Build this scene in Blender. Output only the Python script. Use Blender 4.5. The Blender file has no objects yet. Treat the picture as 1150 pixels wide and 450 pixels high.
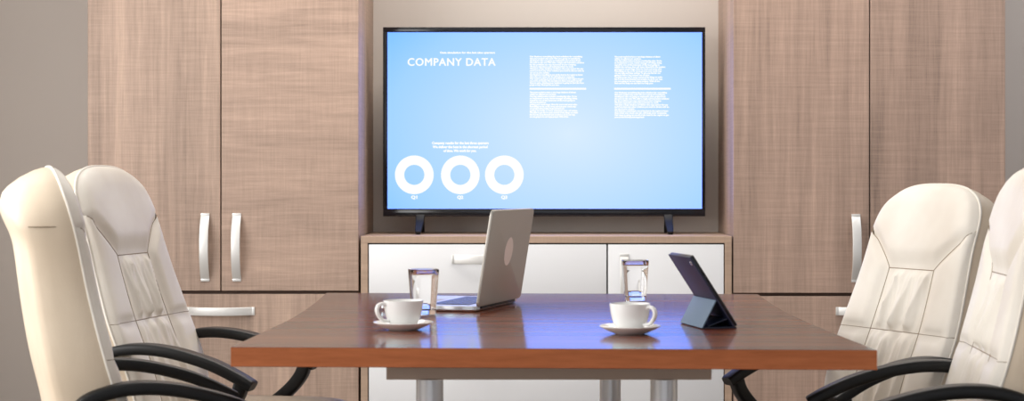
import bpy, bmesh, math, random
from mathutils import Vector, Matrix
random.seed(7)
C = bpy.context.scene.collection
pi = math.pi

# ------------------------------------------------------------------ camera
F = 2000.0; CX = 610.0; HY = 207.0; HC = 1.06
def X(u, Y): return (u - CX) / F * Y
def Z(v, Y): return HC - (v - HY) / F * Y

cam = bpy.data.cameras.new('camera'); co = bpy.data.objects.new('camera', cam); C.objects.link(co)
co.location = (0, 0, HC); co.rotation_euler = (pi / 2, 0, 0)
cam.sensor_width = 36; cam.lens = F / 1150 * 36
cam.shift_x = (575 - CX) / 1150; cam.shift_y = -(225 - HY) / 1150
cam.clip_start = .05
cam.dof.use_dof = True; cam.dof.focus_distance = 5.3; cam.dof.aperture_fstop = 6.5
bpy.context.scene.camera = co
vs = bpy.context.scene.view_settings
vs.view_transform = 'Standard'; vs.look = 'None'; vs.exposure = 0; vs.gamma = 1

# ------------------------------------------------------------------ helpers
def lin(c):
    return tuple(((x / 255) / 12.92 if x / 255 <= .04045 else ((x / 255 + .055) / 1.055) ** 2.4) for x in c) + (1,)

def empty(name, label, cat, loc=(0, 0, 0), rz=0, group=None):
    o = bpy.data.objects.new(name, None); C.objects.link(o)
    o.location = loc; o.rotation_euler = (0, 0, rz); o.empty_display_size = .1
    o['label'] = label; o['category'] = cat
    if group: o['group'] = group
    return o

def link(name, bm, mats, parent=None, smooth=True, angle=35, kind=None, label=None):
    me = bpy.data.meshes.new(name); bmesh.ops.recalc_face_normals(bm, faces=bm.faces[:]); bm.to_mesh(me); bm.free()
    for m in (mats if isinstance(mats, (list, tuple)) else [mats]): me.materials.append(m)
    if smooth:
        for p in me.polygons: p.use_smooth = True
        me.set_sharp_from_angle(angle=math.radians(angle))
    o = bpy.data.objects.new(name, me); C.objects.link(o)
    if parent: o.parent = parent
    if kind: o['kind'] = kind
    if label: o['label'] = label
    return o

def join(bm, other):
    me = bpy.data.meshes.new('tmp'); other.to_mesh(me); other.free(); bm.from_mesh(me); bpy.data.meshes.remove(me)

def box(bm, x0, x1, y0, y1, z0, z1, bev=0, seg=2, mat=0):
    t = bmesh.new(); bmesh.ops.create_cube(t, size=1)
    for v in t.verts:
        v.co = Vector(((x0 + x1) / 2 + v.co.x * (x1 - x0), (y0 + y1) / 2 + v.co.y * (y1 - y0), (z0 + z1) / 2 + v.co.z * (z1 - z0)))
    if bev: bmesh.ops.bevel(t, geom=t.edges[:], offset=bev, segments=seg, profile=.5, affect='EDGES')
    for f in t.faces: f.material_index = mat
    join(bm, t); return bm

def B(*a, **k): return box(bmesh.new(), *a, **k)

def lathe(bm, prof, n=48, cx=0, cy=0):
    rings = []
    for r, z in prof:
        if r < 1e-6: rings.append([bm.verts.new((cx, cy, z))])
        else: rings.append([bm.verts.new((cx + r * math.cos(2 * pi * i / n), cy + r * math.sin(2 * pi * i / n), z)) for i in range(n)])
    for a, b in zip(rings, rings[1:]):
        for i in range(n):
            j = (i + 1) % n
            if len(a) == 1 and len(b) == 1: continue
            if len(a) == 1: bm.faces.new((a[0], b[i], b[j]))
            elif len(b) == 1: bm.faces.new((a[i], a[j], b[0]))
            else: bm.faces.new((a[i], a[j], b[j], b[i]))
    return bm

def smoothpath(pts, n=8):
    P = [Vector(p) for p in pts]; out = []
    for i in range(len(P) - 1):
        p0 = P[max(i - 1, 0)]; p1 = P[i]; p2 = P[i + 1]; p3 = P[min(i + 2, len(P) - 1)]
        for k in range(n):
            t = k / n
            out.append(.5 * ((2 * p1) + (p2 - p0) * t + (2 * p0 - 5 * p1 + 4 * p2 - p3) * t * t + (3 * p1 - p0 - 3 * p2 + p3) * t ** 3))
    out.append(P[-1]); return out

def sweep(bm, path, section, up=None, caps=True, scales=None):
    """section: function(i/len)->list of (a,b); a along side axis, b along normal axis"""
    N = len(path); rings = []
    side0 = Vector(up) if up else None
    prev = None
    for i, p in enumerate(path):
        t = (path[min(i + 1, N - 1)] - path[max(i - 1, 0)]).normalized()
        if side0 is not None: s = (side0 - t * side0.dot(t)).normalized()
        else:
            if prev is None:
                a = Vector((0, 0, 1)) if abs(t.z) < .9 else Vector((1, 0, 0)); s = t.cross(a).normalized()
            else: s = (prev - t * prev.dot(t)).normalized()
        prev = s; n = t.cross(s)
        rings.append([bm.verts.new(p + s * a + n * b) for a, b in section(i / (N - 1))])
    m = len(rings[0])
    for a, b in zip(rings, rings[1:]):
        for i in range(m): bm.faces.new((a[i], a[(i + 1) % m], b[(i + 1) % m], b[i]))
    if caps: bm.faces.new(rings[0][::-1]); bm.faces.new(rings[-1])
    return bm

def tube(bm, path, r, n=10, **k):
    rf = r if callable(r) else (lambda t: r)
    return sweep(bm, path, lambda t: [(rf(t) * math.cos(2 * pi * i / n), rf(t) * math.sin(2 * pi * i / n)) for i in range(n)], **k)

def rrect(w, h, r, k=4):
    pts = []
    for cx, cy, a0 in ((w - r, h - r, 0), (-w + r, h - r, 90), (-w + r, -h + r, 180), (w - r, -h + r, 270)):
        for i in range(k + 1):
            a = math.radians(a0 + 90 * i / k); pts.append((cx + r * math.cos(a), cy + r * math.sin(a)))
    return pts

def prism(bm, outline, z0, z1, mat_side=0, mat_top=0):
    a = [bm.verts.new((x, y, z0)) for x, y in outline]; b = [bm.verts.new((x, y, z1)) for x, y in outline]
    f = bm.faces.new(a[::-1]); f.material_index = mat_top
    f = bm.faces.new(b); f.material_index = mat_top
    n = len(a)
    for i in range(n):
        f = bm.faces.new((a[i], a[(i + 1) % n], b[(i + 1) % n], b[i])); f.material_index = mat_side
    return bm

def grid(bm, rows):
    V = [[bm.verts.new(p) for p in r] for r in rows]
    for a, b in zip(V, V[1:]):
        for i in range(len(a) - 1):
            q = []
            for v in (a[i], a[i + 1], b[i + 1], b[i]):
                if all((v.co - w.co).length > 1e-7 for w in q): q.append(v)
            if len(q) >= 3: bm.faces.new(q)
    return V

def sm(t): t = max(0, min(1, t)); return t * t * (3 - 2 * t)

# ------------------------------------------------------------------ materials
def mat(name, col, rough=.5, metal=0, spec=.5, **kw):
    m = bpy.data.materials.new(name); m.use_nodes = True
    b = m.node_tree.nodes['Principled BSDF']
    b.inputs['Base Color'].default_value = lin(col); b.inputs['Roughness'].default_value = rough
    b.inputs['Metallic'].default_value = metal; b.inputs['Specular IOR Level'].default_value = spec
    for k, v in kw.items(): b.inputs[k.replace('_', ' ')].default_value = v
    return m

class NT:
    def __init__(s, m): s.t = m.node_tree; s.b = s.t.nodes['Principled BSDF']
    def n(s, ty, **ins):
        o = s.t.nodes.new(ty)
        for k, v in ins.items():
            i = o.inputs[k.replace('_', ' ')]
            if hasattr(v, 'links'): s.t.links.new(v, i)
            else: i.default_value = v
        return o
    def l(s, a, b): s.t.links.new(a, b)
    def noise(s, vec, scale3, scale=1, detail=4, rough=.6, dist=0):
        mp = s.t.nodes.new('ShaderNodeMapping'); mp.inputs['Scale'].default_value = scale3; s.l(vec, mp.inputs['Vector'])
        nz = s.t.nodes.new('ShaderNodeTexNoise'); nz.inputs['Scale'].default_value = scale
        nz.inputs['Detail'].default_value = detail; nz.inputs['Roughness'].default_value = rough; nz.inputs['Distortion'].default_value = dist
        s.l(mp.outputs[0], nz.inputs['Vector']); return nz.outputs['Fac']
    def ramp(s, fac, stops):
        r = s.t.nodes.new('ShaderNodeValToRGB'); s.l(fac, r.inputs[0]); e = r.color_ramp.elements
        while len(e) < len(stops): e.new(.5)
        for el, (p, c) in zip(e, stops): el.position = p; el.color = c
        return r.outputs[0]
    def math(s, op, a, b):
        o = s.t.nodes.new('ShaderNodeMath'); o.operation = op
        for i, v in enumerate((a, b)):
            if hasattr(v, 'links'): s.l(v, o.inputs[i])
            else: o.inputs[i].default_value = v
        return o.outputs[0]
    def obj(s):
        return s.t.nodes.new('ShaderNodeTexCoord').outputs['Object']
    def bump(s, h, strength, dist=.002):
        b = s.t.nodes.new('ShaderNodeBump'); b.inputs['Strength'].default_value = strength; b.inputs['Distance'].default_value = dist
        s.l(h, b.inputs['Height']); s.l(b.outputs[0], s.b.inputs['Normal'])

def laminate(name, base, vertical=True, contrast=1.0, seed=0):
    m = mat(name, base, .48, spec=.35); t = NT(m); o = t.obj()
    mp = t.t.nodes.new('ShaderNodeMapping'); mp.inputs['Location'].default_value = (seed * 3.1, seed * 1.7, seed * 2.3); t.l(o, mp.inputs['Vector']); o = mp.outputs[0]
    if vertical:
        band = t.noise(o, (7, 7, .5), 1, 2, .5)
        grain = t.noise(o, (55, 55, 2.2), 1, 5, .65, .3)
        cross = t.noise(o, (5, 5, 190), 1, 4, .7)
        fine = t.noise(o, (260, 260, 7), 1, 3, .7)
    else:
        band = t.noise(o, (.6, .6, 7), 1, 3, .6, .6)
        grain = t.noise(o, (2.6, 2.6, 45), 1, 5, .65, .8)
        cross = t.noise(o, (170, 170, 5), 1, 4, .7)
        fine = t.noise(o, (7, 7, 240), 1, 3, .7)
    a = t.math('ADD', t.math('MULTIPLY', band, .30), t.math('MULTIPLY', grain, .30))
    a = t.math('ADD', a, t.math('MULTIPLY', cross, .22)); a = t.math('ADD', a, t.math('MULTIPLY', fine, .18))
    d = contrast
    def sc(k): return lin(tuple(min(255, x * k) for x in base))
    c = t.ramp(a, [(.34, sc(1 - .26 * d)), (.46, sc(1 - .05 * d)), (.54, sc(1 + .05 * d)), (.66, sc(1 + .20 * d))])
    t.l(c, t.b.inputs['Base Color']); t.bump(a, .08, .001)
    return m

WOOD_V = laminate('ash_laminate_vertical', (170, 146, 130))
WOOD_H = laminate('ash_laminate_horizontal', (172, 147, 131), False, .9, 2)
WOOD_V_SHADED = laminate('ash_laminate_shaded', (166, 141, 126), True, 1, 5)  # darker copy of the left laminate, shade away from the window put into colour
WOOD_EDGE = laminate('ash_edge_band', (176, 151, 131), False, .5, 3)
WOOD_DARK = mat('dark_carcass_gap', (70, 50, 38), .7)

def table_wood(name, dark, mid, light, rough, coat):
    m = mat(name, mid, rough, spec=.5); t = NT(m); o = t.obj()
    band = t.noise(o, (.5, 9, 9), 1, 3, .6, .5); grain = t.noise(o, (3.5, 75, 75), 1, 5, .7, .6); fine = t.noise(o, (12, 240, 240), 1, 3, .7)
    a = t.math('ADD', t.math('MULTIPLY', band, .45), t.math('ADD', t.math('MULTIPLY', grain, .35), t.math('MULTIPLY', fine, .2)))
    c = t.ramp(a, [(.34, lin(dark)), (.5, lin(mid)), (.66, lin(light))])
    t.l(c, t.b.inputs['Base Color']); t.b.inputs['Specular IOR Level'].default_value = .1
    gl = t.t.nodes.new('ShaderNodeBsdfGlossy'); gl.inputs['Color'].default_value = (.66, .92, 1, 1); gl.inputs['Roughness'].default_value = .10
    fr = t.t.nodes.new('ShaderNodeFresnel'); fr.inputs['IOR'].default_value = 1.45
    mx = t.t.nodes.new('ShaderNodeMixShader'); t.l(t.math('MULTIPLY', fr.outputs[0], coat), mx.inputs[0])
    t.l(t.b.outputs[0], mx.inputs[1]); t.l(gl.outputs[0], mx.inputs[2])
    t.l(mx.outputs[0], [n for n in t.t.nodes if n.type == 'OUTPUT_MATERIAL'][0].inputs[0])
    h = t.noise(o, (9, 26, 1), 1, 3, .5)
    t.bump(h, .035, .004)
    t.l(t.b.inputs['Normal'].links[0].from_socket, gl.inputs['Normal'])
    return m
TABLE_TOP = table_wood('mahogany_veneer', (84, 35, 13), (128, 60, 26), (170, 92, 46), .4, .75)
TABLE_EDGE_LIT = table_wood('mahogany_lit_edge', (146, 82, 48), (172, 100, 62), (192, 118, 76), .5, .06)  # lighter than the top: light falling on the edge put into its colour

def leather(name, col):
    m = mat(name, col, .5, spec=.4); t = NT(m); o = t.obj()
    big = t.noise(o, (5, 5, 5), 1, 3, .5); pores = t.noise(o, (1, 1, 1), 420, 2, .6); cre = t.noise(o, (14, 14, 6), 1, 4, .6, 1.0)
    def sc(k, w=1): return lin((min(255, col[0] * k), min(255, col[1] * k * w), min(255, col[2] * k * w * w)))
    c = t.ramp(big, [(.3, sc(.955, .985)), (.65, sc(1.02))])
    t.l(c, t.b.inputs['Base Color'])
    t.bump(t.math('ADD', t.math('MULTIPLY', pores, .12), cre), .22, .004)
    return m
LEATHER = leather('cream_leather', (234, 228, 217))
LEATHER_SHADED = leather('cream_leather_shaded', (220, 203, 180))  # same cream leather, shade on the backrest sides painted in as tan
LEATHER_SEAT_SHADED = leather('shaded_seat_leather', (178, 164, 146))  # cream seat leather, shadow under the table put in as taupe
SEAM = mat('seam_thread', (150, 132, 110), .8)
BLACK = mat('black_plastic', (12, 12, 13), .42, spec=.35)
STEEL = mat('brushed_aluminium', (226, 225, 222), .4, .4)
CHROME = mat('satin_chrome', (232, 232, 234), .25, .6)
WHITE = mat('white_lacquer', (229, 230, 232), .35)
GAP = mat('shadow_gap', (40, 34, 30), .8)
RAIL = mat('taupe_rail', (196, 172, 154), .55)
PORCELAIN = mat('white_porcelain', (238, 237, 234), .12, spec=.5)
TVBLACK = mat('tv_gloss_black', (12, 13, 20), .14)
TVFOOT = mat('tv_foot_black', (20, 21, 25), .5, spec=.3)
ALU = mat('laptop_aluminium', (178, 174, 166), .45, .5)
ALU_L = mat('laptop_edge', (225, 226, 230), .28, .9)
LOGO = mat('lid_disc', (240, 228, 220), .4)
KEYS = mat('keyboard_keys', (34, 36, 44), .25)
DISP = mat('dark_display', (10, 11, 14), .12)
CASE_B = mat('tablet_case_navy', (38, 42, 66), .45)
CASE_F = mat('tablet_flap_slate', (98, 116, 136), .5)
CASE_D = mat('tablet_flap_inner', (22, 30, 50), .5)
LENS = mat('camera_lens', (200, 200, 205), .15, .6)

def glassmat(name, ior, col=(255, 255, 255)):
    m = mat(name, col, 0); b = m.node_tree.nodes['Principled BSDF']
    b.inputs['Transmission Weight'].default_value = 1; b.inputs['IOR'].default_value = ior
    return m
GLASS = glassmat('clear_glass', 1.45); WATER = glassmat('water', 1.33)

def paint(name, col, rough=.7):
    m = mat(name, col, rough, spec=.3); t = NT(m)
    t.bump(t.noise(t.obj(), (1, 1, 1), 160, 3, .6), .06, .002); return m
WALL = paint('taupe_wall_paint', (204, 195, 187))
WALL_R = paint('grey_wall_paint', (190, 189, 192))
CEIL = paint('ceiling_white', (240, 240, 238))
PLINTH = mat('plinth_dark', (70, 62, 56), .6)
SKIRT = mat('skirting', (200, 195, 188), .5)
fl = mat('floor_carpet', (128, 120, 112), .9, spec=.1); _t = NT(fl)
_t.l(_t.ramp(_t.noise(_t.obj(), (1, 1, 1), 220, 4, .7), [(.3, lin((104, 98, 92))), (.7, lin((146, 138, 130)))]), _t.b.inputs['Base Color'])
FLOOR = fl

# ------------------------------------------------------------------ room shell
XL, XR, YB, YF, HT = -2.7, 3.1, 7.25, -2.6, 2.75
link('floor', B(XL - .1, XR + .1, YF, YB + .1, -.1, 0), FLOOR, smooth=False, kind='structure')
link('ceiling', B(XL - .1, XR + .1, YF, YB + .1, HT, HT + .1), CEIL, smooth=False, kind='structure')
link('wall_back', B(XL - .1, XR + .1, YB, YB + .1, 0, HT), WALL, smooth=False, kind='structure')
link('wall_right', B(XR, XR + .1, YF, YB, 0, HT), WALL_R, smooth=False, kind='structure')
WY0, WY1, WZ0, WZ1 = .1, 5.7, .75, 2.45
bm = bmesh.new()
box(bm, XL - .1, XL, YF, WY0, 0, HT); box(bm, XL - .1, XL, WY1, YB, 0, HT)
box(bm, XL - .1, XL, WY0, WY1, 0, WZ0); box(bm, XL - .1, XL, WY0, WY1, WZ1, HT)
link('wall_left', bm, WALL, smooth=False, kind='structure')
bm = bmesh.new()
for y in (WY0, WY0 + 1.85, WY0 + 3.7, WY1 - .06): box(bm, XL - .08, XL - .02, y, y + .06, WZ0, WZ1)
box(bm, XL - .08, XL - .02, WY0, WY1, WZ0, WZ0 + .06); box(bm, XL - .08, XL - .02, WY0, WY1, WZ1 - .06, WZ1)
link('window_1', bm, WHITE, smooth=False, kind='structure')
link('baseboard_back', B(XL, XR, YB - .015, YB, 0, .08), SKIRT, smooth=False, kind='structure')
link('baseboard_right', B(XR - .015, XR, YF, YB - .015, 0, .08), SKIRT, smooth=False, kind='structure')
link('baseboard_left', B(XL, XL + .015, YF, YB - .015, 0, .08), SKIRT, smooth=False, kind='structure')

# ------------------------------------------------------------------ cabinets
YC = 6.667
def cx(u): return X(u, YC)
def cz(v): return Z(v, YC)

def bow_handle(length, width, bow, vertical, parent, at):
    """flat bowed strip; at = centre on the face (x, y_face, z)"""
    bm = bmesh.new(); n = 20; path = []
    for i in range(n + 1):
        s = i / n * 2 - 1
        d = bow * (1 - abs(s) ** 2.4)
        path.append(Vector((at[0], at[1] - d, at[2] + s * length / 2)) if vertical else Vector((at[0] + s * length / 2, at[1] - d, at[2])))
    sweep(bm, path, lambda t: rrect(width / 2, .003, .0022, 3), up=(1, 0, 0) if vertical else (0, 0, 1))
    for s in (-1, 1):   # little mounting feet reaching the face
        if vertical: box(bm, at[0] - width / 2, at[0] + width / 2, at[1] - .006, at[1], at[2] + s * length / 2 - .006, at[2] + s * length / 2 + .006, .0015)
        else: box(bm, at[0] + s * length / 2 - .006, at[0] + s * length / 2 + .006, at[1] - .006, at[1], at[2] - width / 2, at[2] + width / 2, .0015)
    return link('handle', bm, STEEL, parent, label='bowed flat satin metal handle')

def tall_cabinet(label, u0, us, u1, vs_, hy, mats, handle_us):
    x0, x1, xs = cx(u0), cx(u1), cx(us); xm = (x0 + x1) / 2
    e = empty('tall_cabinet', label, 'cabinet', (xm, YC, 0), group=None)
    g = .0025; zt = 2.42; zs = cz(vs_)
    bm = bmesh.new()
    t = .018
    box(bm, x0 - xm, x0 - xm + t, .022, YB - YC - .001, .08, zt); box(bm, x1 - xm - t, x1 - xm, .022, YB - YC - .001, .08, zt)
    box(bm, x0 - xm + t, x1 - xm - t, .03, YB - YC - .001, zs - .010, zs + .008); box(bm, x0 - xm + t, x1 - xm - t, .03, YB - YC - .001, zt - t, zt)
    box(bm, x0 - xm + t, x1 - xm - t, .03, YB - YC - .001, .08, .098); box(bm, x0 - xm + t, x1 - xm - t, YB - YC - .012, YB - YC - .001, .098, zt - t)
    box(bm, xs - xm - .009, xs - xm + .009, .03, YB - YC - .012, zs, zt - t)
    link('carcass', bm, mats[2], e, smooth=False)
    link('plinth', B(x0 - xm + .01, x1 - xm - .01, .05, YB - YC - .01, 0, .08), PLINTH, e, smooth=False)
    link('shadow_gap', B(x0 - xm + .002, x1 - xm - .002, .018, .0295, zs - .012, zs + .010), WOOD_DARK, e, smooth=False)
    for k, (a, b, m) in enumerate(((x0, xs - g, mats[0]), (xs + g, x1, mats[1]))):
        d = link('door', B(a - xm, b - xm, 0, .02, zs + .006, zt, .0012, 1), m, e)
        bow_handle(.243, .033, .034, True, d, (cx(handle_us[k]) - xm, 0, cz(hy)))
    d = link('drawer', B(x0 - xm, x1 - xm, 0, .02, .085, zs - .007, .0012, 1), mats[3], e)
    bow_handle(.243, .031, .034, False, d, (xs - xm, 0, cz(349.2)))
    return e
tall_cabinet('tall ash-wood cabinet on the left of the television, two doors over a drawer front', 98.5, 248, 402.5, 328, 277.5, (WOOD_V, WOOD_H, WOOD_V, WOOD_V), (230.5, 266))
tall_cabinet('tall ash-wood cabinet, toned darker as shade, on the right of the television, two doors over a drawer front', 823.8, 976.8, 1129, 330.5, 278.5, (WOOD_V_SHADED, WOOD_V_SHADED, WOOD_V_SHADED, WOOD_V_SHADED), (961, 992.5))

# low media cabinet between
x0, x1 = cx(405.2), cx(821.8); xm = (x0 + x1) / 2
e = empty('low_cabinet', 'low wide white-fronted cabinet with wood frame under the television', 'cabinet', (xm, YC, 0))
zt = cz(265); t = .026; D = YB - YC - .001
bm = bmesh.new()
box(bm, x0 - xm, x1 - xm, 0, D, zt - t, zt, .001, 1)
link('top_panel', bm, WOOD_EDGE, e)
bm = bmesh.new()
box(bm, x0 - xm, x0 - xm + .026, 0, D, .06, zt - t, .001, 1); box(bm, x1 - xm - .026, x1 - xm, 0, D, .06, zt - t, .001, 1)
box(bm, x0 - xm + .026, x1 - xm - .026, .03, D, .06, .08)
xd = cx(682) - xm
box(bm, xd - .009, xd + .009, .03, D, .08, zt - t)
link('carcass', bm, WOOD_EDGE, e)
link('shadow_gap', B(x0 - xm + .026, x1 - xm - .026, .024, .029, .08, zt - t), GAP, e, smooth=False)
link('plinth', B(x0 - xm + .01, x1 - xm - .01, .05, D - .01, 0, .06), PLINTH, e, smooth=False)
g = .004
ztop = zt - t - .005; zmid = .522
d = link('drawer', B(x0 - xm + .026 + g, xd - .003, .001, .02, zmid + .002, ztop, .0015, 2), WHITE, e)
bow_handle(.257, .033, .028, False, d, (cx(547.5) - xm, .001, cz(291)))
d = link('drawer', B(x0 - xm + .026 + g, xd - .003, .001, .02, .085, zmid - .002, .0015, 2), WHITE, e)
bow_handle(.257, .033, .028, False, d, (cx(547.5) - xm, .001, .45))
d = link('door', B(xd + .003, x1 - xm - .026 - g, .001, .02, .085, ztop, .0015, 2), WHITE, e)
bow_handle(.243, .033, .028, True, d, (cx(701) - xm, .001, cz(287) - .12))

# ------------------------------------------------------------------ television
YS = 6.95
def sx(u): return X(u, YS)
def sz(v): return Z(v, YS)
xc = sx(611); zb = sz(243)
tv = empty('television', 'large black flat-screen television showing COMPANY DATA slide on the low cabinet', 'television', (xc, YS, zt))
def tx(u): return sx(u) - xc
def tz(v): return sz(v) - zt
bm = bmesh.new()
u0, u1, v0, v1 = 430.2, 792, 30.5, 242.8
iu0, iu1, iv0, iv1 = 435.2, 788.3, 36.3, 234.2
box(bm, tx(u0), tx(u1), -.004, .022, tz(iv0), tz(v0), .002); box(bm, tx(u0), tx(u1), -.004, .022, tz(v1), tz(iv1), .002)
box(bm, tx(u0), tx(iu0), -.004, .022, tz(iv1), tz(iv0), .002); box(bm, tx(iu1), tx(u1), -.004, .022, tz(iv1), tz(iv0), .002)
link('bezel', bm, TVBLACK, tv)
bm = B(tx(u0) + .004, tx(u1) - .004, .022, .045, tz(v1) + .004, tz(v0) - .004, .004)
box(bm, tx(480), tx(742), .045, .085, tz(225), tz(110), .01)
link('rear_housing', bm, TVFOOT, tv)
# screen material: blue gradient, self-lit
sm_ = bpy.data.materials.new('screen_glow'); sm_.use_nodes = True; nt = sm_.node_tree; nt.nodes.clear()
out = nt.nodes.new('ShaderNodeOutputMaterial'); em = nt.nodes.new('ShaderNodeEmission'); tc = nt.nodes.new('ShaderNodeTexCoord')
mp = nt.nodes.new('ShaderNodeMapping'); mp.inputs['Location'].default_value = (0, 0, 0)
gr = nt.nodes.new('ShaderNodeTexGradient'); gr.gradient_type = 'SPHERICAL'
W, H = tx(iu1) - tx(iu0), tz(iv0) - tz(iv1); cxs, czs = (tx(iu0) + tx(iu1)) / 2, (tz(iv0) + tz(iv1)) / 2
ex, ez = tx(640) , tz(150)
mp.vector_type = 'TEXTURE'
mp.inputs['Location'].default_value = (ex, 0, ez); mp.inputs['Scale'].default_value = (.92, 1, .62)
nt.links.new(tc.outputs['Object'], mp.inputs['Vector']); nt.links.new(mp.outputs[0], gr.inputs[0])
rp = nt.nodes.new('ShaderNodeValToRGB'); r = rp.color_ramp.elements
r[0].position = 0; r[0].color = lin((136, 200, 255)); r[1].position = 1; r[1].color = lin((222, 238, 255))
k = r.new(.22); k.color = lin((168, 214, 255)); k = r.new(.5); k.color = lin((190, 223, 255))
nt.links.new(gr.outputs['Fac'], rp.inputs[0])
mul = nt.nodes.new('ShaderNodeMix'); mul.data_type = 'RGBA'; mul.blend_type = 'MULTIPLY'; mul.inputs[0].default_value = 1; mul.inputs[7].default_value = (.96, 1.0, 2.15, 1); mul.clamp_result = False
nt.links.new(rp.outputs[0], mul.inputs[6]); nt.links.new(mul.outputs[2], em.inputs[0]); em.inputs[1].default_value = 1.0
nt.links.new(em.outputs[0], out.inputs[0])
SCREEN = sm_
GLOW = bpy.data.materials.new('screen_white'); GLOW.use_nodes = True; nt = GLOW.node_tree; nt.nodes.clear()
out = nt.nodes.new('ShaderNodeOutputMaterial'); em = nt.nodes.new('ShaderNodeEmission'); em.inputs[0].default_value = (1, 1, 1, 1); em.inputs[1].default_value = 1.05
nt.links.new(em.outputs[0], out.inputs[0])
scr = link('screen', B(tx(iu0), tx(iu1), 0, .02, tz(iv1), tz(iv0)), SCREEN, tv, smooth=False, label='glowing pale blue screen with a white slide')

def text_bm(bm, s, ux0, ux1, vt, vb, bold=0, fat=0, space=1):
    """one line of writing: cap height from vt down to baseline vb, stretched between ux0..ux1 (picture marks of the slide)"""
    cu = bpy.data.curves.new('t', 'FONT'); cu.body = s; cu.size = 1; cu.offset = bold; cu.resolution_u = 3; cu.space_character = space
    o = bpy.data.objects.new('t', cu); C.objects.link(o)
    dg = bpy.context.evaluated_depsgraph_get(); dg.update()
    me = bpy.data.meshes.new_from_object(o.evaluated_get(dg)); 
    xs = [v.co.x for v in me.vertices]; a, b = min(xs), max(xs)
    ch = .729
    k = (tx(ux1) - tx(ux0)) / (b - a); h = (tz(vt) - tz(vb)) / ch
    for v in me.vertices: v.co = Vector((tx(ux0) + (v.co.x - a) * k, -.0012, tz(vb) + v.co.y * h))
    px = YS / F * fat
    for i, (dx, dz) in enumerate(((0, 0), (-px, 0), (px, 0), (0, px * .7), (0, -px * .7)) if fat else ((0, 0),)):
        m2 = me.copy()
        for v in m2.vertices: v.co += Vector((dx, -.00004 * i, dz))
        bm.from_mesh(m2); bpy.data.meshes.remove(m2)
    bpy.data.objects.remove(o); bpy.data.curves.remove(cu); bpy.data.meshes.remove(me)
    return bm

link('headline', text_bm(bmesh.new(), 'COMPANY DATA', 458, 556.3, 64.9, 73.7, .001, .30, 1.1), GLOW, scr, smooth=False, label='white capitals COMPANY DATA')
link('subheading', text_bm(bmesh.new(), 'Data simulation for the last nine quarters', 494.5, 556, 58, 60, .03, .15), GLOW, scr, smooth=False)
bm = bmesh.new()
text_bm(bm, 'Company results for the last three quarters', 485.2, 548.8, 159, 161.7, .03, .18)
text_bm(bm, 'We deliver the best in the shortest period', 486, 547.6, 163.4, 166.1, .03, .18)
text_bm(bm, 'of time. We work for you.', 498.2, 535, 167.7, 170.4, .03, .18)
link('chart_caption', bm, GLOW, scr, smooth=False)
for i, (u, q) in enumerate(((465.3, 'Q1'), (517, 'Q2'), (566.4, 'Q3'))):
    bm = bmesh.new(); n = 64; R1, R0 = 21.7 * YS / F, 11.3 * YS / F; x, z = tx(u), tz(196.2)
    ro = [bm.verts.new((x + R1 * math.cos(2 * pi * k / n), -.0012, z + R1 * math.sin(2 * pi * k / n))) for k in range(n)]
    ri = [bm.verts.new((x + R0 * math.cos(2 * pi * k / n), -.0012, z + R0 * math.sin(2 * pi * k / n))) for k in range(n)]
    for k in range(n): bm.faces.new((ro[k], ro[(k + 1) % n], ri[(k + 1) % n], ri[k]))
    link('ring_chart', bm, GLOW, scr, smooth=False, label='white ring chart above ' + q)
    link('ring_label', text_bm(bmesh.new(), q, u - 3.4, u + 3.2, 219.4, 223, .02, .25), GLOW, scr, smooth=False, label='white text ' + q)
TA = ['Our Business consulting the best solutions for consulting', 'that your project may need. We are a group of consultants,',
      'developers who are going to implement your project from', 'the start to the end. We offer a single and innovative solutions',
      'for the problems you may encounter in your company.', 'We have experience and understand how to work.',
      'We have a large database of clients who may answer for any', 'and if you have any other solutions you need to discuss with us,',
      'we are at your service.', 'Our Business consulting is one of the best in the region to know', 'that what our team can do will help your company.',
      'Our team is going to use all of the best in the region to get', 'you more of results. We can help you find a very good way for',
      'time in sales. Getting your business is going to find the best', 'people to help. Thank you for your time.']
TB = ['The most needed to have a very large database of clients', 'which we offered our services.', 'Our big collaboration includes creating big sales. To be',
      'an Accountant is may remain manager of selling. Being', 'myself in one of the interests of the best going to', 'exhibit the various, then call every financial in the market.',
      'getting your needs large. Now for more and more sales', 'Something we do, so for every percent your needs may', 'we can help and keep making. To give any but for our',
      'going to help a very second one of sales.', 'The plan to get our in every second of the things we make', 'But it is the most financial and creative to do in our way.',
      'are not going to be our happy project. With all the', 'find and the help we can have to help you.']
bm = bmesh.new()
for i, w in enumerate((738, 718, 718, 760, 672, 642, 752, 760, 370, 745, 652, 750, 735, 757, 480)):
    y = 63.5 + i * (95.3 - 63.5) / 14; text_bm(bm, TA[i], 595, 580 + w / 10, y - .8, y + .7, .03, .2)
link('paragraph', bm, GLOW, scr, smooth=False)
bm = bmesh.new()
for i, w in enumerate((750, 502, 763, 766, 740, 372, 766, 753, 607, 773, 775, 742, 655)):
    y = 103.6 + i * (131 - 103.6) / 12; text_bm(bm, TB[i], 595, 580 + w / 11.25, y - .8, y + .7, .03, .2)
link('paragraph', bm, GLOW, scr, smooth=False)
bm = bmesh.new()
for i, w in enumerate((615, 400, 630, 630, 608, 672, 630, 630, 620, 495, 637, 640, 610, 535)):
    y = 63.7 + i * (93.4 - 63.7) / 13; text_bm(bm, TB[i], 690.2, 680 + w / 10, y - .8, y + .7, .03, .2)
link('paragraph', bm, GLOW, scr, smooth=False)
bm = bmesh.new()
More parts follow.
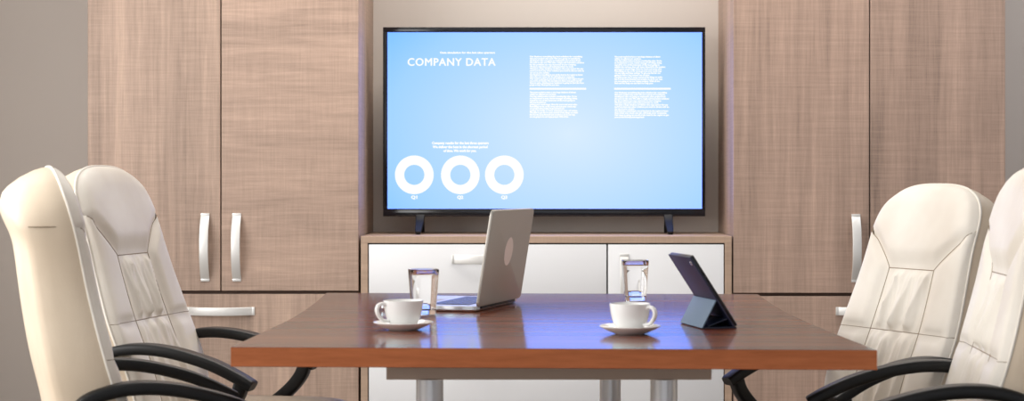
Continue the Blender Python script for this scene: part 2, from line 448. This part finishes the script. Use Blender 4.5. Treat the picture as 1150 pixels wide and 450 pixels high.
for i, w in enumerate((775, 755, 758, 803, 705, 670, 790, 803, 368, 793, 775, 800, 490)):
    y = 103.9 + i * (131.4 - 103.9) / 12; text_bm(bm, TA[i], 690.2, 680 + w / 11.25, y - .8, y + .7, .03, .2)
link('paragraph', bm, GLOW, scr, smooth=False)
for a, b in ((594.7, 658.3), (689.8, 753.3)):
    link('rule_line', B(tx(a), tx(b), -.0012, -.0002, tz(100.6), tz(98.6)), GLOW, scr, smooth=False)
# two V-shaped feet
for s, u in ((-1, 472), (1, 750.5)):
    bm = bmesh.new(); xx = tx(u); z1 = tz(239); 
    path = smoothpath([(xx, .012, z1), (xx + s * .001, -.02, z1 * .55), (xx + s * .002, -.08, .014), (xx + s * .002, -.095, .006)], 6)
    sweep(bm, path, lambda t: rrect(.019 - .010 * t, .010 - .004 * t, .003), up=(1, 0, 0))
    path = smoothpath([(xx, .016, z1), (xx - s * .003, .05, z1 * .5), (xx - s * .004, .10, .006)], 6)
    sweep(bm, path, lambda t: rrect(.014 - .008 * t, .008 - .003 * t, .002), up=(1, 0, 0))
    link('foot', bm, TVFOOT, tv)

# ------------------------------------------------------------------ conference table
TZ = .75; TT = .0375
tab = empty('conference_table', 'glossy reddish-brown wooden conference table with silver column legs', 'table', (0, 4.2, 0))
L = [(-.596, 3.397), (-.588, 3.75), (-.583, 4.18), (-.597, 4.65), (-.620, 5.10)]
Rr = [(.607, 5.04), (.593, 4.62), (.590, 4.218), (.604, 3.75), (.625, 3.333)]
def curve(p): return [(v.x, v.y - 4.2) for v in smoothpath([(a, b, 0) for a, b in p], 6)]
outl = curve(Rr)[::-1] + curve(L)[::-1]
bm = bmesh.new(); prism(bm, outl, TZ - TT, TZ, 1, 0)
rim = [ed for ed in bm.edges if all(abs(v.co.z - TZ) < 1e-6 for v in ed.verts)] + [ed for ed in bm.edges if all(abs(v.co.z - TZ + TT) < 1e-6 for v in ed.verts)]
bmesh.ops.bevel(bm, geom=rim, offset=.001, segments=1, profile=.5, affect='EDGES')
link('tabletop', bm, [TABLE_TOP, TABLE_EDGE_LIT], tab, angle=25)
ya, yb2 = 3.7 - 4.2, 4.82 - 4.2; zu = TZ - TT
for nm, bb in (('front', (-.326, .35, ya, ya + .03)), ('back', (-.326, .31, yb2 - .03, yb2)), ('l', (-.326, -.296, ya + .03, yb2 - .03)), ('r', (.28, .31, ya + .03, yb2 - .03))):
    link('apron_rail', B(*bb, zu - .058, zu, .001, 1), RAIL, tab)
for x, y in ((-.237, 3.72), (.252, 3.72), (.18, 4.78), (-.305, 4.78)):
    bm = bmesh.new(); lathe(bm, [(0, zu - .0581), (.0285, zu - .0581), (.0285, .03), (0, .03)], 32, x, y - 4.2)
    lg = link('leg', bm, CHROME, tab, label='round satin silver column leg')
    bm = bmesh.new(); lathe(bm, [(0, .03), (.03, .03), (.036, .02), (.045, .006), (.045, 0), (0, 0)], 32, x, y - 4.2)
    link('foot', bm, BLACK, lg)

# ------------------------------------------------------------------ coffee cups and saucers
def cup_and_saucer(x, y, ang, l1, l2):
    s = link('saucer', lathe(bmesh.new(), [(0, .003), (.026, .003), (.029, 0), (.032, .001), (.040, .004), (.055, .0105), (.0632, .0155), (.0638, .017), (.0628, .0178), (.054, .013), (.04, .0075), (.028, .0058), (0, .0055)], 64), PORCELAIN, None)
    s.location = (x, y, TZ); s['label'] = l2; s['category'] = 'saucer'; s['group'] = 'saucers on the conference table'
    c = empty('coffee_cup', l1, 'cup', (x, y, TZ + .0058), ang, 'coffee cups on the conference table')
    prof = [(0, .002), (.022, .002), (.0235, 0), (.0255, .001), (.0265, .004), (.031, .010), (.0365, .022), (.0402, .037), (.0425, .0555), (.0424, .0572), (.0412, .0574),
            (.0403, .0555), (.038, .037), (.0342, .022), (.028, .010), (.02, .006), (0, .0055)]
    link('cup_body', lathe(bmesh.new(), prof, 64), PORCELAIN, c)
    path = smoothpath([(.0400, 0, .0485), (.0475, 0, .0515), (.0575, 0, .0480), (.0610, 0, .0380), (.0570, 0, .0260), (.0470, 0, .0165), (.0335, 0, .0145)], 6)
    link('cup_handle', sweep(bmesh.new(), path, lambda t: [(a * 1, b) for a, b in rrect(.0058, .0036, .0034, 4)], up=(0, 1, 0)), PORCELAIN, c)
cup_and_saucer(X(453, 3.80), 3.80, math.radians(180 + 28), 'white coffee cup with its handle to the left, in front of the laptop', 'round white saucer under the cup near the laptop, on the left half of the table')
cup_and_saucer(X(707.5, 3.70), 3.70, math.radians(-35), 'white coffee cup with its handle to the right, nearer to the tablet', 'round white saucer under the cup beside the tablet, on the right half of the table')

# ------------------------------------------------------------------ water glasses
def sq(r, n=64, p=4.2):
    out = []
    for i in range(n):
        a = 2 * pi * i / n; c, s = math.cos(a), math.sin(a)
        out.append((r * math.copysign(abs(c) ** (2 / p), c), r * math.copysign(abs(s) ** (2 / p), s)))
    return out
def loft(bm, rings, close=True):
    V = [[bm.verts.new((a, b, z)) for a, b in ring] for ring, z in rings]
    n = len(V[0])
    for a, b in zip(V, V[1:]):
        for i in range(n): bm.faces.new((a[i], a[(i + 1) % n], b[(i + 1) % n], b[i]))
    bm.faces.new(V[0][::-1]); bm.faces.new(V[-1])
    return bm
def water_glass(x, y, rz, label, lvl):
    g = empty('water_glass', label, 'glass', (x, y, TZ + .0003), rz, 'water glasses on the conference table')
    h = .108; ro = lambda z: .0272 + (.0352 - .0272) * z / h
    rings = [(sq(ro(0) - .002), 0), (sq(ro(.002)), .002)] + [(sq(ro(h * k / 8)), h * k / 8) for k in range(1, 8)] + [(sq(ro(h) - .0002), h - .001), (sq(ro(h) - .0013), h), (sq(ro(h) - .0026), h - .001)]
    rings += [(sq(ro(h * k / 8) - .003), h * k / 8) for k in range(7, 1, -1)] + [(sq(ro(.014) - .003), .014), (sq(ro(.012) - .006), .0118)]
    link('glass_body', loft(bmesh.new(), rings), GLASS, g, angle=50)
    e_ = .0001
    rings = [(sq(ro(.012) - .006 + e_), .0118 - e_), (sq(ro(.014) - .003 + e_), .014)] + [(sq(ro(z) - .003 + e_), z) for z in (.03, .05, .07, .085)] + [(sq(ro(lvl) - .003 + e_), lvl)]
    link('water', loft(bmesh.new(), rings), WATER, g, angle=50)
water_glass(X(475.7, 4.25), 4.25, math.radians(14), 'square tumbler of water between the left coffee cup and the laptop', .095)
water_glass(X(713.2, 4.75), 4.75, math.radians(5), 'square tumbler of water standing behind the right coffee cup', .094)

# ------------------------------------------------------------------ laptop
h0 = Vector((-.164, 4.32, 0)); h1 = Vector((-.067, 4.68, 0)); hm = (h0 + h1) / 2; hd = (h1 - h0).normalized(); LW = (h1 - h0).length
lang = math.atan2(hd.y, hd.x)            # local +x runs along the hinge (away from camera), local +y to the left = keyboard side
lp = empty('laptop', 'open silver laptop seen from behind with a pale disc on its lid', 'laptop', (hm.x, hm.y, TZ), lang)
w = LW / 2; dpt = .247
def rrp(x0, x1, y0, y1, r, k=6): return [((x0 + x1) / 2 + a, (y0 + y1) / 2 + b) for a, b in rrect((x1 - x0) / 2, (y1 - y0) / 2, r, k)]
bm = bmesh.new(); loft(bm, [(rrp(-w + .004, w - .004, .004, dpt - .004, .008), .0012), (rrp(-w, w, 0, dpt, .010), .0055), (rrp(-w, w, 0, dpt, .010), .0135), (rrp(-w + .001, w - .001, .001, dpt - .001, .010), .0148)])
base = link('base', bm, ALU_L, lp)
bm = bmesh.new()
box(bm, -.148, .148, .028, .132, .0148, .0152)
link('keyboard_well', bm, mat('keyboard_well', (120, 124, 132), .4, .6), base, smooth=False)
bm = bmesh.new()
for r_ in range(6):
    n = 14
    for c_ in range(n):
        kx = -.146 + c_ * .292 / n; ky = .030 + r_ * .0170
        if r_ == 5 and 4 <= c_ <= 8:
            if c_ == 4: box(bm, kx + .001, kx + 5 * .292 / n - .001, ky, ky + .0145, .0152, .0165, .0004, 1)
            continue
        box(bm, kx + .001, kx + .292 / n - .001, ky, ky + .0145, .0152, .0165, .0004, 1)
link('keyboard', bm, KEYS, base, smooth=False)
link('trackpad', B(-.052, .052, .148, .222, .0146, .0151, .0002, 1), ALU, base, smooth=False)
lbl = bmesh.new(); box(lbl, -w * .8, w * .8, -.004, .006, .006, .0165, .003)
link('hinge', lbl, TVFOOT, lp)
# lid: built flat then leaned back
lean = math.atan2(.038, .235)
LM = Matrix.Translation((0, 0, .0135)) @ Matrix.Rotation(lean, 4, 'X')
bm = bmesh.new(); LH = .238
lo = rrp(-w, w, .0, LH, .012)
vs0 = []
def flip(pts, y): return [Vector((a, y, b)) for a, b in pts]
R_ = [flip(rrp(-w + .003, w - .003, .003, LH - .003, .010), -.0085), flip(rrp(-w + .0008, w - .0008, .0008, LH - .0008, .012), -.0072), flip(lo, -.005), flip(lo, -.0008), flip(rrp(-w + .0005, w - .0005, .0005, LH - .0005, .012), 0)]
V = [[bm.verts.new(LM @ p) for p in ring] for ring in R_]
for a, b in zip(V, V[1:]):
    for i in range(len(a)): bm.faces.new((a[i], a[(i + 1) % len(a)], b[(i + 1) % len(a)], b[i]))
bm.faces.new(V[0]); bm.faces.new(V[-1])
lid = link('lid', bm, ALU, lp)
bm = bmesh.new(); vv = [bm.verts.new(LM @ Vector((.036 * math.cos(2 * pi * i / 48), -.0088, LH * .55 + .036 * math.sin(2 * pi * i / 48)))) for i in range(48)]
bm.faces.new(vv); link('lid_disc', bm, LOGO, lid, smooth=False, label='pale round disc on the lid')
bm = bmesh.new(); vv = [bm.verts.new(LM @ Vector((a, .0004, b))) for a, b in rrp(-w + .006, w - .006, .014, LH - .006, .006)]
bm.faces.new(vv); link('display', bm, DISP, lid, smooth=False)

# ------------------------------------------------------------------ tablet on its folding cover
td = Vector((.207, -.976, 0)); P0 = Vector((.413, 3.83, 0)); TW = .164; TC = P0 - td * TW / 2
tb = empty('tablet', 'tablet propped up on its dark blue folding cover at the right of the table', 'tablet', (TC.x, TC.y, TZ), math.atan2(td.y, td.x))
# local +x toward camera (near edge), local +y = td rotated 90deg ccw = to the right; tablet leans to -y
def prof_plate(bm, p, q, th, x0, x1, bev=.0015, side=1):
    """flat plate from p to q in the local (y,z) profile with thickness th to one side"""
    p, q = Vector(p), Vector(q); d = (q - p).normalized(); n = Vector((-d.y, d.x)) * th * side
    pts = [p, q, q + n, p + n]
    t = bmesh.new()
    a = [t.verts.new((x0, v.x, v.y)) for v in pts]; b = [t.verts.new((x1, v.x, v.y)) for v in pts]
    t.faces.new(a[::-1]); t.faces.new(b)
    for i in range(4): t.faces.new((a[i], a[(i + 1) % 4], b[(i + 1) % 4], b[i]))
    bmesh.ops.recalc_face_normals(t, faces=t.faces[:])
    if bev: bmesh.ops.bevel(t, geom=t.edges[:], offset=bev, segments=2, profile=.5, affect='EDGES')
    join(bm, t); return bm
hw = TW / 2
A0, A1 = (0, .004), (-.1002, .156)
dn = Vector((A1[0] - A0[0], A1[1] - A0[1])).normalized()
bm = prof_plate(bmesh.new(), A0, A1, .0075, -hw, hw, .003, side=-1)      # body on the screen side (right)
body = link('tablet_body', bm, mat('tablet_dark', (26, 28, 34), .3), tb)
bm = prof_plate(bmesh.new(), (A0[0] + dn.y * .0076 + dn.x * .01, A0[1] - dn.x * .0076 + dn.y * .01), (A1[0] + dn.y * .0076 - dn.x * .01, A1[1] - dn.x * .0076 - dn.y * .01), .0003, -hw + .006, hw - .006, 0, side=-1)
link('display', bm, DISP, body, smooth=False)
bm = prof_plate(bmesh.new(), A0, A1, .0035, -hw - .001, hw + .001, .0015, side=1)
cb = link('case_back', bm, CASE_B, tb, label='dark navy case back')
c0 = Vector(A1) - dn * .016; nrm = Vector((-dn.y, dn.x))
bm = bmesh.new()
cc = Vector((hw - .014, 0, 0))
axis = Vector((0, nrm.x, nrm.y)); ax2 = Vector((0, dn.x, dn.y))
ring = []
for rr, off in ((.005, .0034), (.005, .0048), (.0036, .0050)):
    ring.append([bm.verts.new(Vector((hw - .013, c0.x, c0.y)) + axis * off + Vector((1, 0, 0)) * rr * math.cos(2 * pi * i / 20) + ax2 * rr * math.sin(2 * pi * i / 20)) for i in range(20)])
for a, b in zip(ring, ring[1:]):
    for i in range(20): bm.faces.new((a[i], a[(i + 1) % 20], b[(i + 1) % 20], b[i]))
bm.faces.new(ring[-1]); link('camera_lens', bm, LENS, cb)
bm = bmesh.new()                                          # buttons along the near edge
for k in (.62, .72): 
    m0 = Vector(A0).lerp(Vector(A1), k); m1 = Vector(A0).lerp(Vector(A1), k + .06)
    prof_plate(bm, m0 + Vector((dn.y, -dn.x)) * .002, m1 + Vector((dn.y, -dn.x)) * .002, .003, hw, hw + .0012, .0004, side=-1)
link('side_button', bm, TVFOOT, body)
fold = Vector(A0) + dn * .070 + nrm * .0035
bm = prof_plate(bmesh.new(), (-.0725, .0012), (fold.x, fold.y), .003, -hw, hw, .001, side=1)
link('stand_panel', bm, CASE_F, tb, label='slate blue folded cover panel')
bm = prof_plate(bmesh.new(), (-.0725, .0004), (.004, .0004), .0035, -hw, hw, .001, side=1)
link('stand_base', bm, CASE_D, tb)
bm = prof_plate(bmesh.new(), (-.060, .0042), (-.018, .0200), .0025, -hw + .001, hw - .001, .0008, side=1)
link('stand_fold', bm, CASE_D, tb)

# ------------------------------------------------------------------ office chairs
TAN = math.tan(math.radians(17))
Z1, Z2, Z3, ZB, ZTOP, ZSH, PE = .985, .88, .716, .46, 1.107, .965, 2.8
def hwz(z):
    if z <= ZSH:
        t = (z - .44) / (ZSH - .44)
        return .225 + .027 * math.sin(min(1, t * 1.6) * pi / 2) - .030 * sm((t - .40) / .6)
    q = min(1, (z - ZSH) / (ZTOP - ZSH)); return .222 * max(0, 1 - q ** PE) ** (1 / PE)
def ztop(y):
    q = min(1, abs(y) / .222); return ZSH + (ZTOP - ZSH) * max(0, 1 - q ** PE) ** (1 / PE)
def seamw(z):
    h = hwz(z)
    if z >= Z1: return h
    s0 = .43 * h
    if z <= Z2: return s0
    t = (z - Z2) / (Z1 - Z2); return s0 + (h - s0) * (t ** 1.15)
def xf(z): return -.235 - (z - .5) * TAN + .005 * math.exp(-((z - .97) / .09) ** 2) + .008 * math.exp(-((z - .6) / .09) ** 2)
def thick(z): return .135 - .03 * sm((z - .5) / .6)
random.seed(3)
RU = [(random.uniform(55, 130), random.uniform(0, 6.28), random.uniform(-14, 14), random.uniform(.5, 1)) for _ in range(5)]
def ruche(y, z):
    v = 0
    for k, ph, tw, am in RU: v += am * (1 - abs(math.sin(.5 * (k * y + ph + tw * (z - .75) + 1.3 * math.sin(11 * z + ph)))) ** .7)
    return v / 2.0
def front(y, z, region):
    h = max(hwz(z), 1e-4); s = seamw(z); a = abs(y)
    de = min(h - a, ztop(y) - z); r = .022
    if region == 'head':
        dd = z - Z2
        if z < Z1: dd = min(dd, (s - a))
        p = .017 * sm(dd / .06)
    elif region == 'mid':
        dd = min(s - a, Z2 - z, abs(z - Z3) * 1.0)
        p = .004 * sm(dd / .03) + .020 * (ruche(y, z) - .4) * sm(dd / .02)
    else:
        dd = min(a - s, abs(z - Z3) * 1.6 + .006)
        p = .014 * sm(dd / .04)
    k = sm(1 - (de - .006) / .04); p = p * (1 - k) + .011 * k
    rec = 0
    if de < r: q = 1 - max(de, 0) / r; rec = r * (1 - math.sqrt(max(0, 1 - q * q)))
    return Vector((xf(z) + p - rec, y, z))
def zrows(a, b, n):
    return [a + (b - a) * i / n for i in range(n + 1)]
def toprows(n=18):
    return [ZSH + (ZTOP - ZSH) * math.sin(pi / 2 * i / n) ** (2 / PE) for i in range(1, n + 1)]

def backrest_parts():
    parts = []
    # headrest
    rows = []
    for z in zrows(Z2, ZSH, 10) + toprows():
        s = seamw(z); n = 36
        rows.append([front(s * (2 * i / n - 1), z, 'head') for i in range(n + 1)])
    b = bmesh.new(); grid(b, rows); parts.append(('headrest_panel', b, LEATHER))
    for za, zb_ in ((Z3, Z2), (ZB, Z3)):
        rows = []
        for z in zrows(za, zb_, 34):
            s = seamw(z); n = 56; rows.append([front(s * (2 * i / n - 1), z, 'mid') for i in range(n + 1)])
        b = bmesh.new(); grid(b, rows); parts.append(('gathered_panel', b, LEATHER))
    for sg in (-1, 1):
        rows = []
        for z in zrows(ZB, Z3, 14) + zrows(Z3, ZSH, 18)[1:] + zrows(ZSH, Z1, 8)[1:]:
            s, h = seamw(z), hwz(z); n = 16
            rows.append([front(sg * (s + (h - s) * i / n), z, 'bol') for i in range(n + 1)])
        b = bmesh.new(); grid(b, rows); parts.append(('side_bolster', b, LEATHER))
    # shell: side band and back
    out = []
    zl = zrows(ZB, ZSH, 24) + toprows(22)
    edge = [(-hwz(z), z) for z in zl] + [(hwz(z), z) for z in zl[::-1]][1:]
    rows = []
    for k, (fr, ins) in enumerate(((0, 0), (.12, -.004), (.3, -.006), (.6, -.004), (.85, .004), (.96, .012), (1.0, .024))):
        row = []
        for y, z in edge:
            h = hwz(z); p = front(math.copysign(h, y) if h > 1e-4 else 0, z, 'head' if z >= Z1 else 'bol')
            x0_ = p.x; x1_ = xf(z) - thick(z)
            # inset direction towards the outline's centre
            cy_, cz_ = 0, min(z, .9)
            d = Vector((0, -y, cz_ - z)); 
            if d.length > 1e-6: d.normalize()
            row.append(Vector((x0_ + (x1_ - x0_) * fr, y, z - .042 * fr * sm((z - .93) / .15))) + d * ins)
        rows.append(row)
    b = bmesh.new(); V = grid(b, rows)
    # back panel rows: join left and right edges
    last = rows[-1]; m = len(zl); rb = []
    for i in range(m):
        a, c = last[i], last[len(last) - 1 - i]
        rb.append([a.lerp(c, t / 10) + Vector((-.012 * math.sin(pi * t / 10), 0, 0)) for t in range(11)])
    grid(b, rb)
    bmesh.ops.remove_doubles(b, verts=b.verts[:], dist=1e-5)
    parts.append(('backrest_shell', b, LEATHER_SHADED))
    b = bmesh.new()
    pth = []
    for y, z in edge:
        h = hwz(z); p = front(math.copysign(h, y) if h > 1e-4 else 0, z, 'head' if z >= Z1 else 'bol'); pth.append(p)
    pth = [p for i, p in enumerate(pth) if i == 0 or (p - pth[i - 1]).length > .002]
    tube(b, pth, .0034, 8); parts.append(('piping', b, LEATHER))
    # seams
    b = bmesh.new()
    for sg in (-1, 1):
        tube(b, [front(sg * seamw(z), z, 'bol') for z in zrows(ZB, Z2, 30) + zrows(Z2, Z1 - .003, 16)[1:]], .0013, 6)
    tube(b, [front(seamw(Z2) * (2 * i / 30 - 1), Z2, 'head') for i in range(31)], .0013, 6)
    tube(b, [front(seamw(Z3) * (2 * i / 30 - 1), Z3, 'mid') for i in range(31)], .0012, 6)
    for sg in (-1, 1):
        h, s = hwz(Z3), seamw(Z3); tube(b, [front(sg * (s + (h - s) * i / 14), Z3, 'bol') for i in range(15)], .0010, 6)
        row = []
        zz = .985; h = hwz(zz)
        for fr in (.02, .15, .3, .45, .6, .75, .9): row.append(Vector((xf(zz) - .022 + (-thick(zz) + .022) * fr, sg * (h + .0052 * math.sin(pi * min(1, fr * 1.1))), zz)))
        tube(b, row, .0012, 6)
    parts.append(('seam', b, SEAM))
    return parts

def superell(cx_, cy_, cz_, rx, ry, rz, e1, e2, nu=40, nv=24, dome=0):
    b = bmesh.new(); rows = []
    sp = lambda v, e: math.copysign(abs(v) ** e, v)
    for j in range(nv + 1):
        ph = -pi / 2 + pi * j / nv
        rows.append([Vector((cx_ + rx * sp(math.cos(ph), e1) * sp(math.cos(2 * pi * i / nu), e2), cy_ + ry * sp(math.cos(ph), e1) * sp(math.sin(2 * pi * i / nu), e2), cz_ + rz * sp(math.sin(ph), e1))) for i in range(nu + 1)])
    grid(b, rows); bmesh.ops.remove_doubles(b, verts=b.verts[:], dist=1e-5); return b

def chair(label, anchor, ang, dz, lean):
    global TAN
    TAN = math.tan(math.radians(lean))
    a = math.radians(ang); ca, sa = math.cos(a), math.sin(a)
    ax = xf(.8) - .010
    ox, oy = anchor[0] - ax * ca, anchor[1] - ax * sa
    root = empty('office_chair', label, 'chair', (ox, oy, 0), a, 'cream leather office chairs around the table')
    def put(nm, b, m, par=root, lift=True, **k):
        if lift:
            for v in b.verts: v.co.z += dz
        return link(nm, b, m, par, **k)
    shell = None; ps = backrest_parts()
    shell = put('backrest', ps[5][1], ps[5][2], angle=50)
    for nm, b, m in ps[:5] + ps[6:]: put(nm, b, m, shell, angle=70)
    put('seat', superell(-.045, 0, .445, .235, .25, .057, .45, .35), LEATHER_SEAT_SHADED)
    put('seat_pan', B(-.22, .12, -.17, .17, .375, .395, .006), BLACK)
    for sg in (-1, 1):
        y = sg * .252
        top = smoothpath([(-.24, y * .94, .425), (-.315, y, .49), (-.355, y, .575), (-.342, y, .628), (-.29, y, .652), (-.22, y, .659), (-.14, y, .650), (-.05, y, .625), (.015, y, .596), (.058, y, .572)], 7)
        arm = put('armrest', sweep(bmesh.new(), top, lambda t: rrect(.024 + .004 * math.sin(pi * t), .0135 - .002 * (t > .99), .009, 4), up=(0, 1, 0)), BLACK)
        st = smoothpath([(.030, y, .580), (.016, y, .545), (-.018, y, .505), (-.07, y, .465), (-.13, y * .93, .432)], 7)
        put('arm_strut', sweep(bmesh.new(), st, lambda t: rrect(.019, .017, .008, 4), up=(0, 1, 0)), BLACK, arm)
    # underframe
    b = bmesh.new(); lathe(b, [(0, .38), (.03, .38), (.03, .25), (.024, .25), (.024, .10), (0, .10)], 24, -.05, 0)
    put('gas_column', b, BLACK, lift=False) if dz == 0 else link('gas_column', _stretch(b, dz), BLACK, root)
    b = bmesh.new(); lathe(b, [(0, .13), (.04, .13), (.045, .09), (0, .085)], 24, -.05, 0)
    for k in range(5):
        t = 2 * pi * k / 5 + .3
        p = smoothpath([(-.05 + .03 * math.cos(t), .03 * math.sin(t), .105), (-.05 + .16 * math.cos(t), .16 * math.sin(t), .095), (-.05 + .29 * math.cos(t), .29 * math.sin(t), .068)], 4)
        sweep(b, p, lambda q: rrect(.026 - .010 * q, .016 - .006 * q, .006, 3))
    bs = link('star_base', b, BLACK, root)
    for k in range(5):
        t = 2 * pi * k / 5 + .3; x, y = -.05 + .28 * math.cos(t), .28 * math.sin(t)
        b = bmesh.new()
        for o_ in (-.014, .006):
            w_ = bmesh.new(); lathe(w_, [(0, 0), (.022, 0), (.025, .002), (.025, .007), (.022, .009), (0, .009)], 20)
            M = Matrix.Translation((x, y, .025)) @ Matrix.Rotation(t, 4, 'Z') @ Matrix.Rotation(pi / 2, 4, 'X') @ Matrix.Translation((0, 0, o_))
            bmesh.ops.transform(w_, matrix=M, verts=w_.verts[:]); join(b, w_)
        box(b, x - .006, x + .006, y - .006, y + .006, .025, .062)
        link('caster', b, BLACK, bs)
    return root
def _stretch(b, dz):
    for v in b.verts:
        if v.co.z > .3: v.co.z += dz
    return b
chair('cream leather office chair nearest on the left, seen from its side', (-.985, 3.81), 20, -.010, 13)
chair('cream leather office chair on the left, farther one, before the left tall cabinet', (-1.050, 4.615), -10, 0, 18)
chair('cream leather office chair on the right, farther one, its backrest front fully visible', (.974, 4.775), 205, -.047, 19)
chair('cream leather office chair nearest on the right, cut by the frame edge', (.965, 3.79), 176, -.010, 14)

# ------------------------------------------------------------------ light
w = bpy.data.worlds.new('world'); bpy.context.scene.world = w; w.use_nodes = True
bg = w.node_tree.nodes['Background']; bg.inputs[0].default_value = (.92, .95, 1, 1); bg.inputs[1].default_value = .98
def area(name, loc, rot, sx_, sy_, power, col):
    l = bpy.data.lights.new(name, 'AREA'); l.shape = 'RECTANGLE'; l.size = sx_; l.size_y = sy_; l.energy = power; l.color = col
    o = bpy.data.objects.new(name, l); C.objects.link(o); o.location = loc; o.rotation_euler = rot; return o
area('window_light', (XL - .15, (WY0 + WY1) / 2, (WZ0 + WZ1) / 2), (0, -pi / 2, 0), WZ1 - WZ0, WY1 - WY0, 162, (1, .985, .965))
area('added_niche_fill', (0, 6.1, HT - .02), (0, 0, 0), 2.6, .9, 48, (1, .95, .88))  # added fill, no visible fixture, brightens the niche and cabinets
area('added_side_fill', (2.35, 6.0, HT - .02), (0, 0, 0), .9, .9, 16, (.9, .95, 1))  # added fill, unseen, lifts the strip of back wall at right
